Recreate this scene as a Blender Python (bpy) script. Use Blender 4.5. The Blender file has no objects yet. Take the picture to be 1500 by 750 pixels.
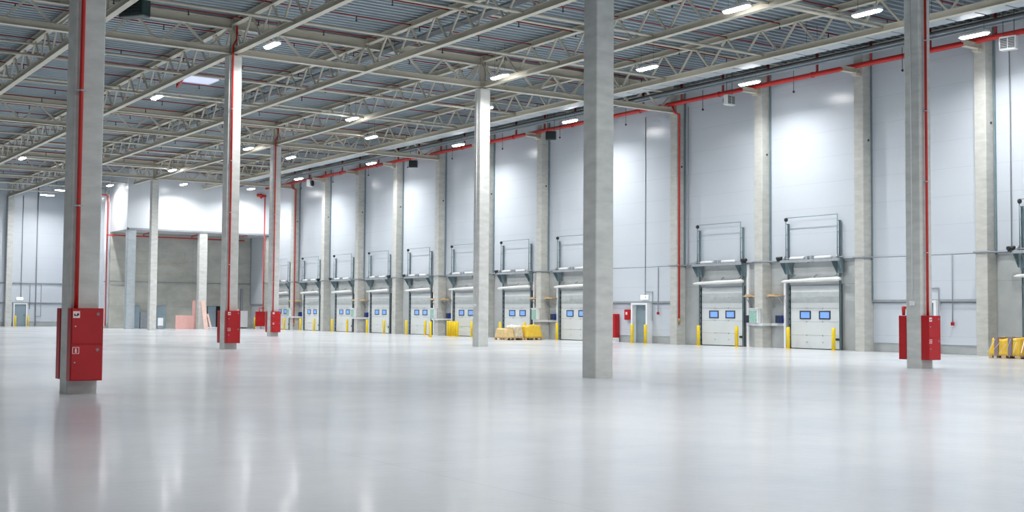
import bpy, bmesh, math, random
from mathutils import Vector, Matrix
random.seed(7)
C = bpy.context.scene.collection
PI = math.pi

# ------------------------------------------------------------------ camera
F_PX, YAW, PITCH, ROLL, EYE = 1760.6, math.radians(55.756), math.radians(2.758), math.radians(0.4395), 1.5065
fw = Vector((-math.sin(YAW)*math.cos(PITCH), math.cos(YAW)*math.cos(PITCH), math.sin(PITCH)))
rt = Vector((math.cos(YAW), math.sin(YAW), 0)); upv = rt.cross(fw)
r2 = math.cos(ROLL)*rt + math.sin(ROLL)*upv; u2 = -math.sin(ROLL)*rt + math.cos(ROLL)*upv
cam = bpy.data.cameras.new('camera'); cam.sensor_width = 36; cam.lens = F_PX/1500*36; cam.clip_end = 500
co = bpy.data.objects.new('camera', cam); C.objects.link(co)
m = Matrix((r2, u2, -fw)).transposed().to_4x4(); m.translation = (0, 0, EYE); co.matrix_world = m
bpy.context.scene.camera = co
def pix(P):
    q = Vector(P)-Vector((0, 0, EYE)); z = q.dot(fw)
    if z < .5: return (-9e3, -9e3)
    return (750+F_PX*q.dot(r2)/z, 375-F_PX*q.dot(u2)/z)
def seen(pts, mg=15):
    for p in pts:
        x, y = pix(p)
        if -mg < x < 1500+mg and -mg < y < 750+mg: return True
    return False
def segpts(a, b, n=60):
    a, b = Vector(a), Vector(b)
    return [a+(b-a)*i/n for i in range(n+1)]

# ------------------------------------------------------------------ materials
def srgb(r, g, b):
    f = lambda c: (c/255/12.92) if c/255 <= .04045 else ((c/255+.055)/1.055)**2.4
    return (f(r), f(g), f(b), 1)
def mat(name, c1, c2=None, scale=2.0, rough=.5, metal=0.0, spec=.5, stretch=(1, 1, 1), bump=0.0, bscale=40, emit=None, estr=0, coat=0):
    M = bpy.data.materials.new(name); M.use_nodes = True; nt = M.node_tree; b = nt.nodes['Principled BSDF']
    b.inputs['Roughness'].default_value = rough; b.inputs['Metallic'].default_value = metal
    b.inputs['Specular IOR Level'].default_value = spec
    if coat: b.inputs['Coat Weight'].default_value = coat; b.inputs['Coat Roughness'].default_value = .1
    g = nt.nodes.new('ShaderNodeNewGeometry'); mp = nt.nodes.new('ShaderNodeMapping'); mp.inputs['Scale'].default_value = stretch
    nt.links.new(g.outputs['Position'], mp.inputs['Vector'])
    n = nt.nodes.new('ShaderNodeTexNoise'); n.inputs['Scale'].default_value = scale; n.inputs['Detail'].default_value = 6
    n.inputs['Roughness'].default_value = .6
    nt.links.new(mp.outputs[0], n.inputs['Vector'])
    rmp = nt.nodes.new('ShaderNodeValToRGB'); rmp.color_ramp.elements[0].position = .32; rmp.color_ramp.elements[1].position = .68
    rmp.color_ramp.elements[0].color = c2 or c1; rmp.color_ramp.elements[1].color = c1
    nt.links.new(n.outputs['Fac'], rmp.inputs['Fac']); nt.links.new(rmp.outputs[0], b.inputs['Base Color'])
    M['ramp'] = rmp.name
    if bump:
        n2 = nt.nodes.new('ShaderNodeTexNoise'); n2.inputs['Scale'].default_value = bscale; n2.inputs['Detail'].default_value = 3
        nt.links.new(mp.outputs[0], n2.inputs['Vector'])
        bp = nt.nodes.new('ShaderNodeBump'); bp.inputs['Strength'].default_value = bump; bp.inputs['Distance'].default_value = .02
        nt.links.new(n2.outputs['Fac'], bp.inputs['Height']); nt.links.new(bp.outputs[0], b.inputs['Normal'])
    if emit:
        b.inputs['Emission Color'].default_value = emit; b.inputs['Emission Strength'].default_value = estr
    return M
def add_joints(M, axis, pitch, width, dark, offset=0.0):
    """thin joint lines across one world axis, multiplied into the surface colour"""
    nt = M.node_tree; b = nt.nodes['Principled BSDF']; rmp = nt.nodes[M['ramp']] if 'last' not in M else nt.nodes[M['last']]
    g = nt.nodes.new('ShaderNodeNewGeometry'); sx = nt.nodes.new('ShaderNodeSeparateXYZ'); nt.links.new(g.outputs['Position'], sx.inputs[0])
    ad = nt.nodes.new('ShaderNodeMath'); ad.operation = 'ADD'; ad.inputs[1].default_value = offset+1000*pitch; nt.links.new(sx.outputs[axis], ad.inputs[0])
    md = nt.nodes.new('ShaderNodeMath'); md.operation = 'MODULO'; md.inputs[1].default_value = pitch; nt.links.new(ad.outputs[0], md.inputs[0])
    lt = nt.nodes.new('ShaderNodeMath'); lt.operation = 'LESS_THAN'; lt.inputs[1].default_value = width; nt.links.new(md.outputs[0], lt.inputs[0])
    mx = nt.nodes.new('ShaderNodeMix'); mx.data_type = 'RGBA'; mx.blend_type = 'MULTIPLY'
    nt.links.new(lt.outputs[0], mx.inputs[0]); nt.links.new(rmp.outputs[2] if rmp.type == 'MIX' else rmp.outputs[0], mx.inputs[6])
    mx.inputs[7].default_value = (dark, dark, dark, 1)
    nt.links.new(mx.outputs[2], b.inputs['Base Color']); M['last'] = mx.name
M_floor = mat('polished_concrete_floor', srgb(208, 211, 214), srgb(182, 188, 194), .16, rough=.3, spec=.14, bump=.16, bscale=5, coat=.2)
add_joints(M_floor, 0, 6.0, .012, .88, 22.67); add_joints(M_floor, 1, 6.0, .012, .88, 0.2)
_nt = M_floor.node_tree; _n = _nt.nodes.new('ShaderNodeTexNoise'); _n.inputs['Scale'].default_value = .35; _n.inputs['Detail'].default_value = 3
_g = _nt.nodes.new('ShaderNodeNewGeometry'); _nt.links.new(_g.outputs['Position'], _n.inputs['Vector'])
_mr = _nt.nodes.new('ShaderNodeMapRange'); _mr.inputs[3].default_value = .24; _mr.inputs[4].default_value = .28
_nt.links.new(_n.outputs['Fac'], _mr.inputs[0]); _nt.links.new(_mr.outputs[0], _nt.nodes['Principled BSDF'].inputs['Roughness'])
M_conc = mat('column_concrete', srgb(210, 211, 207), srgb(190, 192, 188), 1.6, rough=.75, spec=.3, stretch=(1, 1, 3), bump=.12, bscale=30)
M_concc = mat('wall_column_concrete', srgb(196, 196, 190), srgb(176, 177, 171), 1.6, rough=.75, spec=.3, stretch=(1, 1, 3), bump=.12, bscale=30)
M_concw = mat('wall_concrete', srgb(180, 184, 184), srgb(162, 167, 167), .9, rough=.8, spec=.3, bump=.1, bscale=20)
add_joints(M_concw, 2, 2.95, .02, .72, 0)
M_postshade = mat('blue_grey_post_concrete', srgb(176, 185, 190), srgb(160, 169, 174), 1.6, rough=.6, stretch=(1, 1, 3))  # column concrete with the shade at the mezzanine corner put into its colour
M_outline = mat('formwork_edge', srgb(196, 188, 166), srgb(172, 168, 152), 5, rough=.85)
M_concd = mat('core_wall_concrete', srgb(196, 196, 187), srgb(170, 172, 165), .5, rough=.85, spec=.25, stretch=(1, 1, 2), bump=.1, bscale=14)
add_joints(M_concd, 2, 2.0, .03, .8, 0.1); add_joints(M_concd, 1, 3.1, .02, .85, 0.3)
M_panel = mat('white_wall_cladding', srgb(200, 207, 214), srgb(196, 203, 211), .4, rough=.22, spec=.5, stretch=(.3, .3, 2), bump=.015, bscale=3)
add_joints(M_panel, 2, 1.15, .014, .82, 0.45)
M_panelw = mat('mezzanine_cladding', srgb(212, 217, 222), srgb(208, 213, 219), .4, rough=.26, spec=.45)
add_joints(M_panelw, 1, 1.15, .012, .9, 0.5)
M_steel = mat('cream_painted_steel', srgb(205, 200, 185), srgb(197, 192, 177), 1.0, rough=.5, spec=.4)
M_deck = mat('galvanised_roof_deck', srgb(154, 167, 174), srgb(142, 154, 161), .5, rough=.42, metal=.35, spec=.5)
M_red = mat('red_pipe_paint', srgb(198, 42, 34), srgb(188, 36, 30), 3, rough=.38)
M_redshade = mat('dark_red_sprinkler_paint', srgb(150, 34, 32), srgb(140, 28, 28), 3, rough=.45)  # same red paint, darkened to carry the shading under the roof
M_redc = mat('red_cabinet_paint', srgb(180, 18, 26), srgb(172, 15, 22), 2, rough=.35)
M_white = mat('white_paint', srgb(232, 234, 236), srgb(226, 228, 230), 2, rough=.45)
M_door = mat('white_door_panel', srgb(212, 217, 217), srgb(206, 211, 212), 1.2, rough=.45)
M_doorshade = mat('grey_translucent_section', srgb(184, 190, 190), srgb(170, 176, 177), 3, rough=.4)  # door white greyed to stand for shadow
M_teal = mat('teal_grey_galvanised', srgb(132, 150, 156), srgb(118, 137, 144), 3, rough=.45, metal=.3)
M_galv = mat('bright_galvanised', srgb(184, 191, 196), srgb(168, 175, 180), 4, rough=.4, metal=.4)
M_dark = mat('dark_steel', srgb(44, 50, 54), srgb(36, 42, 46), 4, rough=.5)
M_rubber = mat('black_rubber', srgb(34, 38, 40), None, 4, rough=.7)
M_grey = mat('grey_conduit', srgb(150, 156, 162), srgb(140, 146, 152), 4, rough=.45)
M_yel = mat('yellow_bollard_paint', srgb(244, 212, 40), srgb(238, 204, 32), 3, rough=.4)
M_blue = mat('dark_blue_plastic', srgb(32, 58, 128), srgb(26, 48, 112), 4, rough=.4)
M_green = mat('pale_green_panel', srgb(176, 205, 196), srgb(112, 170, 150), 14, rough=.4, stretch=(1, 1, 2))
M_wood = mat('raw_wood', srgb(206, 178, 138), srgb(190, 160, 118), 6, rough=.7, stretch=(1, 6, 6))
M_paneblue = mat('blue_lit_pane', srgb(110, 150, 215), srgb(90, 130, 200), 2, rough=.12, emit=srgb(150, 188, 245), estr=.42)
M_winframe = mat('navy_window_frame', srgb(40, 52, 76), None, 2, rough=.4)
M_roll = mat('white_plastic_film', srgb(236, 236, 232), srgb(214, 216, 214), 9, rough=.3, stretch=(1, 5, 5), bump=.5, bscale=9)
M_lamp = mat('lamp_diffuser', srgb(255, 255, 255), None, 1, rough=.4, emit=(1, 1, 1, 1), estr=60)
M_sign = mat('lit_sign_face', srgb(240, 255, 246), None, 1, rough=.4, emit=(.93, 1, .97, 1), estr=3.0)
M_bluegrey = mat('blue_grey_door', srgb(140, 158, 168), srgb(132, 150, 160), 2, rough=.45)
M_black = mat('dark_void', srgb(12, 12, 14), None, 1, rough=.8)
M_pink = mat('pink_board', srgb(226, 178, 172), srgb(218, 168, 162), 3, rough=.75)
M_pinkl = mat('pale_pink_board', srgb(232, 200, 188), srgb(224, 190, 178), 3, rough=.75)
M_carton = mat('tan_carton', srgb(222, 196, 142), srgb(208, 178, 122), 4, rough=.6)
M_film = mat('grey_cream_film', srgb(222, 212, 186), srgb(176, 160, 132), 5, rough=.3, stretch=(3, 3, 1.4), bump=.6, bscale=8)
M_yfilm = mat('yellow_sack_wrap', srgb(236, 200, 74), srgb(222, 178, 48), 5, rough=.35, stretch=(2, 2, 1), bump=.5, bscale=8)
M_band = mat('purple_grey_band', srgb(138, 122, 130), None, 3, rough=.5)
M_paper = mat('white_paper', srgb(236, 238, 242), None, 2, rough=.7)
M_signwhite = mat('pictogram_white', srgb(240, 214, 212), None, 2, rough=.5)
M_heat = mat('heater_white', srgb(226, 230, 230), None, 3, rough=.4)
M_green_dark = mat('dark_green_housing', srgb(46, 66, 64), srgb(38, 56, 55), 4, rough=.45)
M_brass = mat('brass', srgb(170, 140, 90), None, 4, rough=.4, metal=.6)
M_sky = mat('skylight_pane', srgb(210, 215, 240), None, 1, rough=.3, emit=srgb(200, 210, 255), estr=.5)

# ------------------------------------------------------------------ mesh helpers
def B(): return bmesh.new()
def box(bm, x0, x1, y0, y1, z0, z1, ch=0):
    if not ch:
        v = [bm.verts.new((x, y, z)) for z in (z0, z1) for x, y in ((x0, y0), (x1, y0), (x1, y1), (x0, y1))]
        for f in ((3, 2, 1, 0), (4, 5, 6, 7), (0, 1, 5, 4), (1, 2, 6, 5), (2, 3, 7, 6), (3, 0, 4, 7)): bm.faces.new([v[i] for i in f])
    else:
        t = bmesh.new(); box(t, x0, x1, y0, y1, z0, z1)
        bmesh.ops.bevel(t, geom=t.edges[:], offset=ch, segments=1, affect='EDGES')
        join(bm, t)
    return bm
def join(bm, t):
    me = bpy.data.meshes.new('tmp'); t.to_mesh(me); t.free(); bm.from_mesh(me); bpy.data.meshes.remove(me)
def prism(bm, poly, z0, z1):
    a = [bm.verts.new((x, y, z0)) for x, y in poly]; b = [bm.verts.new((x, y, z1)) for x, y in poly]; n = len(poly)
    bm.faces.new(a[::-1]); bm.faces.new(b)
    for i in range(n): bm.faces.new((a[i], a[(i+1) % n], b[(i+1) % n], b[i]))
    return bm
def chamf(w, d, c): return [(-w+c, -d), (w-c, -d), (w, -d+c), (w, d-c), (w-c, d), (-w+c, d), (-w, d-c), (-w, -d+c)]
def frame_of(d):
    d = d.normalized(); a = Vector((0, 0, 1)) if abs(d.z) < .9 else Vector((1, 0, 0))
    s = d.cross(a).normalized(); return s, s.cross(d).normalized()
def tube(bm, pts, r, seg=10, cap=True):
    pts = [Vector(p) for p in pts]; rings = []
    for i, p in enumerate(pts):
        if i == 0: d = pts[1]-p
        elif i == len(pts)-1: d = p-pts[i-1]
        else: d = (pts[i+1]-p).normalized()+(p-pts[i-1]).normalized()
        s, u = frame_of(d)
        if 0 < i < len(pts)-1:
            c = max(.5, math.cos(((pts[i+1]-p).angle(p-pts[i-1]))/2)); k = 1/c
        else: k = 1
        rr = r if not isinstance(r, (list, tuple)) else r[i]
        if rings:   # keep the ring close to the former one
            s0 = last_s - d.normalized()*last_s.dot(d.normalized())
            if s0.length > 1e-4: s = s0.normalized(); u = s.cross(d.normalized())
        last_s = s
        rings.append([bm.verts.new(p+(s*math.cos(2*PI*j/seg)+u*math.sin(2*PI*j/seg))*rr*(k if k < 1.5 else 1.2)) for j in range(seg)])
    for a, b in zip(rings, rings[1:]):
        for j in range(seg):
            f = bm.faces.new((a[j], a[(j+1) % seg], b[(j+1) % seg], b[j])); f.smooth = True
    if cap: bm.faces.new(rings[0][::-1]); bm.faces.new(rings[-1])
    return bm
def bar(bm, p0, p1, w, h, side=None):
    """square-section bar from p0 to p1, w across, h in the other direction"""
    p0, p1 = Vector(p0), Vector(p1); d = (p1-p0).normalized()
    s = Vector(side).normalized() if side else frame_of(d)[0]
    u = s.cross(d).normalized(); s = d.cross(u).normalized()
    v = [bm.verts.new(p+s*a*w/2+u*b*h/2) for p in (p0, p1) for a, b in ((-1, -1), (1, -1), (1, 1), (-1, 1))]
    for f in ((3, 2, 1, 0), (4, 5, 6, 7), (0, 1, 5, 4), (1, 2, 6, 5), (2, 3, 7, 6), (3, 0, 4, 7)): bm.faces.new([v[i] for i in f])
    return bm
def hbeam(bm, axis, a, b, c, zmid, w, h, t=.02):
    """H-section lying along axis 0 or 1 from a to b, centred at c / zmid: two flanges and a web"""
    def bb(c0, c1, z0, z1):
        if axis == 0: box(bm, a, b, c+c0, c+c1, z0, z1)
        else: box(bm, c+c0, c+c1, a, b, z0, z1)
    bb(-w/2, w/2, zmid-h/2, zmid-h/2+t); bb(-w/2, w/2, zmid+h/2-t, zmid+h/2); bb(-t/2, t/2, zmid-h/2+t, zmid+h/2-t)
    return bm
def mk(name, bm, M, parent=None, loc=None, rotz=0):
    bmesh.ops.recalc_face_normals(bm, faces=bm.faces)
    me = bpy.data.meshes.new(name); bm.to_mesh(me); bm.free(); me.materials.append(M)
    o = bpy.data.objects.new(name, me); C.objects.link(o)
    if parent is not None: o.parent = parent
    if loc is not None: o.location = loc
    o.rotation_euler.z = rotz
    return o
def tag(o, label, cat, group=None, kind=None):
    o['label'] = label; o['category'] = cat
    if group: o['group'] = group
    if kind: o['kind'] = kind
    return o
def thing(name, label, cat, loc, group=None, rotz=0, kind=None):
    o = bpy.data.objects.new(name, None); C.objects.link(o); o.location = loc; o.rotation_euler.z = rotz; o.empty_display_size = .2
    return tag(o, label, cat, group, kind)
def struct(o): o['kind'] = 'structure'; return o
def dup(o, loc, label, rotz=None):
    r = o.copy(); C.objects.link(r); r.location = loc; r['label'] = label
    if rotz is not None: r.rotation_euler.z = rotz
    for ch in list(o.children):
        c = ch.copy(); C.objects.link(c); c.parent = r
        for g in list(ch.children):
            d = g.copy(); C.objects.link(d); d.parent = c
    return r
def share(name, me, parent, loc):
    o = bpy.data.objects.new(name, me); C.objects.link(o); o.parent = parent; o.location = loc; return o
ORD = ['first', 'second', 'third', 'fourth', 'fifth', 'sixth', 'seventh', 'eighth', 'ninth', 'tenth', 'eleventh', 'twelfth', 'thirteenth', 'fourteenth', 'fifteenth', 'sixteenth',
       'seventeenth', 'eighteenth', 'nineteenth', 'twentieth'] + ['%d%s' % (n, 'st' if n % 10 == 1 else 'nd' if n % 10 == 2 else 'rd' if n % 10 == 3 else 'th') for n in range(21, 60)]

# ------------------------------------------------------------------ layout
GX = [-22.67-24*i for i in range(5)]          # cross girders
YW = 42.5                                     # dock wall face
XF = -118.75                                  # far wall face
XB, YB, ZB = -100.2, 29.6, 8.3                # mezzanine block: front, side, underside
XR = -105.0                                   # back wall of the recess under it
XE, YE = 64.0, -30.0                          # the hall's ends behind the camera
ROOF = 13.46
kx = lambda k: -22.67-6*k                     # wall columns
bay = lambda k: -25.67-6*k                    # bay centres

# ------------------------------------------------------------------ shell
bm = B(); box(bm, XF-.3, XE, YE, YW+.3, -.3, 0); struct(mk('floor', bm, M_floor))
bm = B(); p = .4; x = XF; prof = []
while x < XE:
    prof += [(x, ROOF), (x+.14, ROOF), (x+.18, ROOF+.16), (x+.35, ROOF+.16)]; x += p
va = [bm.verts.new((a, YE, z)) for a, z in prof]; vb = [bm.verts.new((a, YW+.3, z)) for a, z in prof]
for i in range(len(prof)-1): bm.faces.new((va[i], va[i+1], vb[i+1], vb[i]))
ce = struct(mk('ceiling', bm, M_deck))
bm = B(); box(bm, XF, XE, YE, YW+.3, ROOF+.2, ROOF+.3); mk('roof_board', bm, M_deck, ce)
# dock wall: concrete dado behind, cladding sheets in every bay
w = struct(mk('wall_right', box(B(), XF, XE, YW, YW+.25, 0, ROOF+.2), M_concw))
DOORBAYS = (-1, 0, 2, 3, 5, 6, 7, 8, 9, 10, 11, 12)
for k in range(-2, 14):
    x0, x1 = kx(k+1)+.27, kx(k)-.27
    if k == 13: x0 = XR
    if k in DOORBAYS:
        w = struct(mk('wall_right', box(B(), x0, x1, YW-.07, YW, 4.0, ROOF), M_panel))
    else:
        w = struct(mk('wall_right', box(B(), x0, x1, YW-.12, YW, 2.24, ROOF), M_panel))
        mk('cladding', box(B(), x0, x1, YW-.03, YW, .38, 2.1), M_panel, w)
        mk('drip_ledge', box(B(), x0, x1, YW-.14, YW, 2.14, 2.24), M_grey, w)
    mk('seal_strip', box(B(), x0-.0, x0+.07, YW-.15, YW, 4.0 if k in DOORBAYS else 2.24, ROOF), M_teal, w)  # dark strip added as the shadow in the gap beside each column
# far wall
w = struct(mk('wall_far', box(B(), XF-.25, XF, YE, YW, 0, ROOF+.2), M_concw))
for ya, yb in ((YE, 23.86), (24.44, YB+.1)):
    w = struct(mk('wall_far', box(B(), XF, XF+.12, ya, yb, 2.25, ROOF), M_panel))
    mk('cladding', box(B(), XF, XF+.03, ya, yb, .42, 2.12), M_panel, w)
    mk('drip_ledge', box(B(), XF, XF+.15, ya, yb, 2.15, 2.25), M_grey, w)
mk('downpipe', tube(B(), [(XF+.2, 26.62, .1), (XF+.2, 26.62, 13.2)], .05, 8), M_grey, w)
# hall ends behind the camera
struct(mk('wall_left', box(B(), XF, XE, YE-.25, YE, 0, ROOF+.2), M_panel))
struct(mk('wall_back', box(B(), XE, XE+.25, YE, YW, 0, ROOF+.2), M_panel))
# mezzanine block and the recess under it
w = struct(mk('wall_mezzanine', box(B(), XF+.15, XB, YB, YW-.13, ZB, ROOF), M_panelw))
mk('bottom_trim', box(B(), XB, XB+.03, YB-.03, YW-.13, ZB-.02, ZB+.12), M_grey, w)
mk('corner_trim', box(B(), XB-.02, XB+.03, YB-.03, YB+.12, ZB, ROOF), M_panelw, w)
w = struct(mk('wall_recess', box(B(), XF+.15, XR, YB, YW-.02, 0, ZB-.01), M_concd))
mk('cladding', box(B(), XF+.16, XR-.25, YB-.08, YB, .4, ROOF), M_panel, w)
for za, zb in ((5.9, 6.8), (4.7, 5.7)):
    bm = B(); box(bm, XR, XR+.015, 31.2, 36.2, za, za+.07); box(bm, XR, XR+.015, 31.2, 36.2, zb-.07, zb); box(bm, XR, XR+.015, 31.2, 31.27, za, zb); box(bm, XR, XR+.015, 36.13, 36.2, za, zb)
    mk('formwork_outline', bm, M_outline, w)

# ------------------------------------------------------------------ columns
colw, cold = .26, .27
def int_column(x, y, label, steel=True, H=11.9):
    t = thing('concrete_column', label, 'column', (x, y, 0), 'free-standing concrete columns', kind='thing')
    mk('shaft', prism(B(), chamf(colw, cold, .022), 0, H), M_conc, t)
    if steel:
        bm = B(); box(bm, -.22, .22, -.22, .22, H, H+.03); mk('cap_plate', bm, M_steel, t)
        bm = B(); box(bm, -.12, .12, -.13, -.11, H+.03, ROOF-.02); box(bm, -.12, .12, .11, .13, H+.03, ROOF-.02); box(bm, -.012, .012, -.11, .11, H+.03, ROOF-.02)
        mk('steel_post', bm, M_steel, t)
    return t
Y1, Y2, Y3 = 30.04, 17.93, 5.87
cols = {
 'A': (GX[0], Y3, 'tall grey concrete column nearest the camera, red cabinet at its foot, far left'),
 'E': (GX[0], Y2, 'thick plain grey concrete column without cabinet in the middle foreground'),
 'F': (GX[0], Y1, 'grey concrete column with red pipe and red cabinet near the right edge'),
 'B': (GX[1], Y2, 'concrete column with red pipe right of the pink boards, bright face'),
 'D': (GX[1], Y1, 'slim plain concrete column left of the pallets, bright upper face'),
 'C': (GX[2], Y1, 'far concrete column with two red pipes beside the first small dock doors'),
 'G': (GX[3], Y1, 'far plain concrete column in front of the mezzanine with paper at its foot'),
}
for n, (x, y, l) in cols.items(): int_column(x, y, l)
# columns carrying the mezzanine front
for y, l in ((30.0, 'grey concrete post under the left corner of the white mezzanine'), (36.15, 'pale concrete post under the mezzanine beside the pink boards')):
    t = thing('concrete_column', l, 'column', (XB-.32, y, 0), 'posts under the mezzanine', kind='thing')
    mk('shaft', prism(B(), chamf(.28, .35, .02), 0, ZB-.02), M_postshade if y < 33 else M_conc, t)
# columns standing against the dock wall
NB = {1: 'left of the yellow pallets at the right edge', 2: 'right of the nearest full dock door', 3: 'between the two nearest full dock doors behind the green control box',
      4: 'with red downpipe right of the pedestrian door', 5: 'hidden behind the thick middle column', 6: 'right of the wrapped pallets', 7: 'behind the slim plain column',
      8: 'just behind the row of yellow posts', 9: 'second left of the yellow post row', 10: 'third left of the yellow post row', 11: 'fourth left of the yellow post row',
      12: 'with thin red downpipe among the farthest doors', 13: 'at the right end of the mezzanine'}
for k in range(-2, 14):
    if k < 0: continue
    t = thing('wall_column', 'concrete wall column '+NB.get(k, 'just outside the right edge'), 'column', (kx(k), YW, 0), 'columns along the dock wall', kind='thing')
    mk('shaft', prism(B(), [(a, b-.315) for a, b in chamf(.26, .315, .02)], 0, 13.05 if k != 13 else 8.2), M_concc, t)
    bm = B(); box(bm, -.26, .26, -.58, -.05, 13.05, 13.12)
    if k != 13: mk('cap_plate', bm, M_steel, t)
    if k % 4 and k != 13:   # short cream bracket stub under the main pipe
        bm = B(); hbeam(bm, 1, -1.62, -.63, 0, 12.24, .24, .22); box(bm, -.13, .13, -.9, -.63, 12.02, 12.13)
        mk('bracket_stub', bm, M_steel, t)
    mk('anchor_bolt', tube(B(), [(.26, -.3, 9.2), (.29, -.3, 9.2)], .05, 8), M_dark, t)
t = thing('wall_column', 'concrete column on the far wall at the left edge, left of the grey door', 'column', (XF, 24.15, 0), 'columns along the far wall', kind='thing')
mk('shaft', prism(B(), [(a+.3, b) for a, b in chamf(.3, .28, .02)], 0, 12.0), M_conc, t)

# ------------------------------------------------------------------ roof trusses
ZC0, ZC1 = 12.0, 12.24                        # bottom chord
ZT0, ZT1 = 13.2, 13.45                        # top chord
def strut_mesh(name, dx, axis, w=.075, h=.07, z0=12.22, z1=13.22):
    bm = B(); p0 = (0, 0, z0); p1 = (dx, 0, z1) if axis == 0 else (0, dx, z1)
    bar(bm, p0, p1, h, w, side=(0, 1, 0) if axis == 0 else (1, 0, 0))
    bmesh.ops.recalc_face_normals(bm, faces=bm.faces)
    me = bpy.data.meshes.new(name); bm.to_mesh(me); bm.free(); me.materials.append(M_steel); return me
SR = strut_mesh('web_strut', .88, 0); SL = strut_mesh('web_strut', -.88, 0)
GR = strut_mesh('web_strut', .78, 1, .09, .085, 12.22, 13.0); GL = strut_mesh('web_strut', -.78, 1, .09, .085, 12.22, 13.0)
def xtruss(x0, x1, y, label, endcap=-.3):
    """truss along the dock wall from x0 (near) to x1 (far, smaller x)"""
    L = x0-x1
    t = thing('roof_truss', label, 'roof truss', (x1, y, 0), 'long roof trusses', kind='thing')
    bm = B(); hbeam(bm, 0, 0, L, 0, (ZC0+ZC1)/2, .24, ZC1-ZC0, .022); mk('bottom_chord', bm, M_steel, t)
    bm = B(); hbeam(bm, 0, 0, L, 0, (ZT0+ZT1)/2, .24, ZT1-ZT0, .022); mk('top_chord', bm, M_steel, t)
    n = max(1, round(L/2)); off = L-2*n
    for i in range(n):
        c = off+2*i+1
        if c < 0: continue
        share('web_strut', SR, t, (c+.06, 0, 0))
        if c-.94 > endcap: share('web_strut', SL, t, (c-.06, 0, 0))
    return t
ROWS = (12, 17.93, 24, 30.04, 36)
RN = {12: 'row nearest the left top corner', 17.93: 'row over the left red-piped column', 24: 'row left of the slim plain column', 30.04: 'row over the slim plain column', 36: 'row closest to the dock wall'}
BN = {-1: 'nearest bay', 0: 'second bay', 1: 'third bay', 2: 'fourth bay', 3: 'farthest bay'}
for y in ROWS:
    for b in range(-1, 4):
        x0, x1 = GX[0]-24*b, GX[0]-24*(b+1)
        if b == 3: x1 = XF+.1 if y < 29 else XB
        if not seen(segpts((x0, y, 12), (x1, y, 12))+segpts((x0, y, 13.4), (x1, y, 13.4)), 0): continue
        xtruss(x0-.13, x1+.13, y, 'cream lattice roof truss, %s of the %s' % (BN[b], RN[y]), -.3 if b < 3 else -.02)
# cross girders, span by span
def girder(x, y0, y1, label):
    t = thing('cross_girder', label, 'girder', (x, y0, 0), 'cross girders', kind='thing'); L = y1-y0
    bm = B(); hbeam(bm, 1, 0, L, 0, 12.13, .26, .26, .024); mk('bottom_chord', bm, M_steel, t)
    bm = B(); hbeam(bm, 1, 0, L, 0, 13.23, .28, .4, .026); mk('top_beam', bm, M_steel, t)
    n = max(1, round(L/2)); st = L/n
    for i in range(n):
        c = (i+.5)*st
        share('web_strut', GR, t, (0, c+.1, 0)); share('web_strut', GL, t, (0, c-.1, 0))
SPANS = ((-6.13, Y3), (Y3, Y2), (Y2, Y1), (Y1, 42.3))
SN = ('left of the nearest column', 'between the left column lines', 'between the middle column lines', 'running in to the dock wall')
GN = ('nearest', 'second', 'third', 'fourth', 'farthest')
for gi in range(4):
    for si, (a, b) in enumerate(SPANS):
        if gi == 0 and si == 1: pass
        e = b-.14 if si < 3 else 41.86
        if not seen(segpts((GX[gi], a, 12), (GX[gi], e, 12))+segpts((GX[gi], a, 13.4), (GX[gi], e, 13.4)), 0): continue
        girder(GX[gi], a+.14, e, 'cream cross girder, %s line, span %s' % (GN[gi], SN[si]))
# tie tubes between the trusses: bottom-chord level and top-chord level
lowx = [x for g in range(5) for x in (GX[0]+24-24*g-6, GX[0]+24-24*g-12, GX[0]+24-24*g-18)]
topx = [x for g in range(5) for x in (GX[0]+24-24*g-8, GX[0]+24-24*g-16)]
n = 0
for lev, xs, z, r in (('lower', lowx, 12.19, .06), ('upper', topx, 13.1, .055)):
    i = 0
    for x in xs:
        y1 = 41.9 if x > XB else YB
        if lev == 'lower': y1 = 36 if x > XB else YB
        if x < XF+1 or not seen(segpts((x, 0, z), (x, y1, z)), 0): continue
        o = mk('tie_tube', tube(B(), [(0, 6, 0), (0, y1, 0)], r, 8), M_steel, None, (x, 0, z))
        tag(o, 'cream tie tube crossing the trusses at %s chord level, %s from the front' % (lev, ORD[i]), 'tie tube', 'tie tubes at %s chord level' % lev, 'thing'); i += 1
# edge beam along the dock wall under the roof
o = mk('edge_beam', hbeam(B(), 0, XB, 10, 0, 13.3, .12, .12), M_steel, None, (0, 42.15, 0)); tag(o, 'cream edge beam running under the roof along the dock wall', 'beam', kind='thing')

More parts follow.
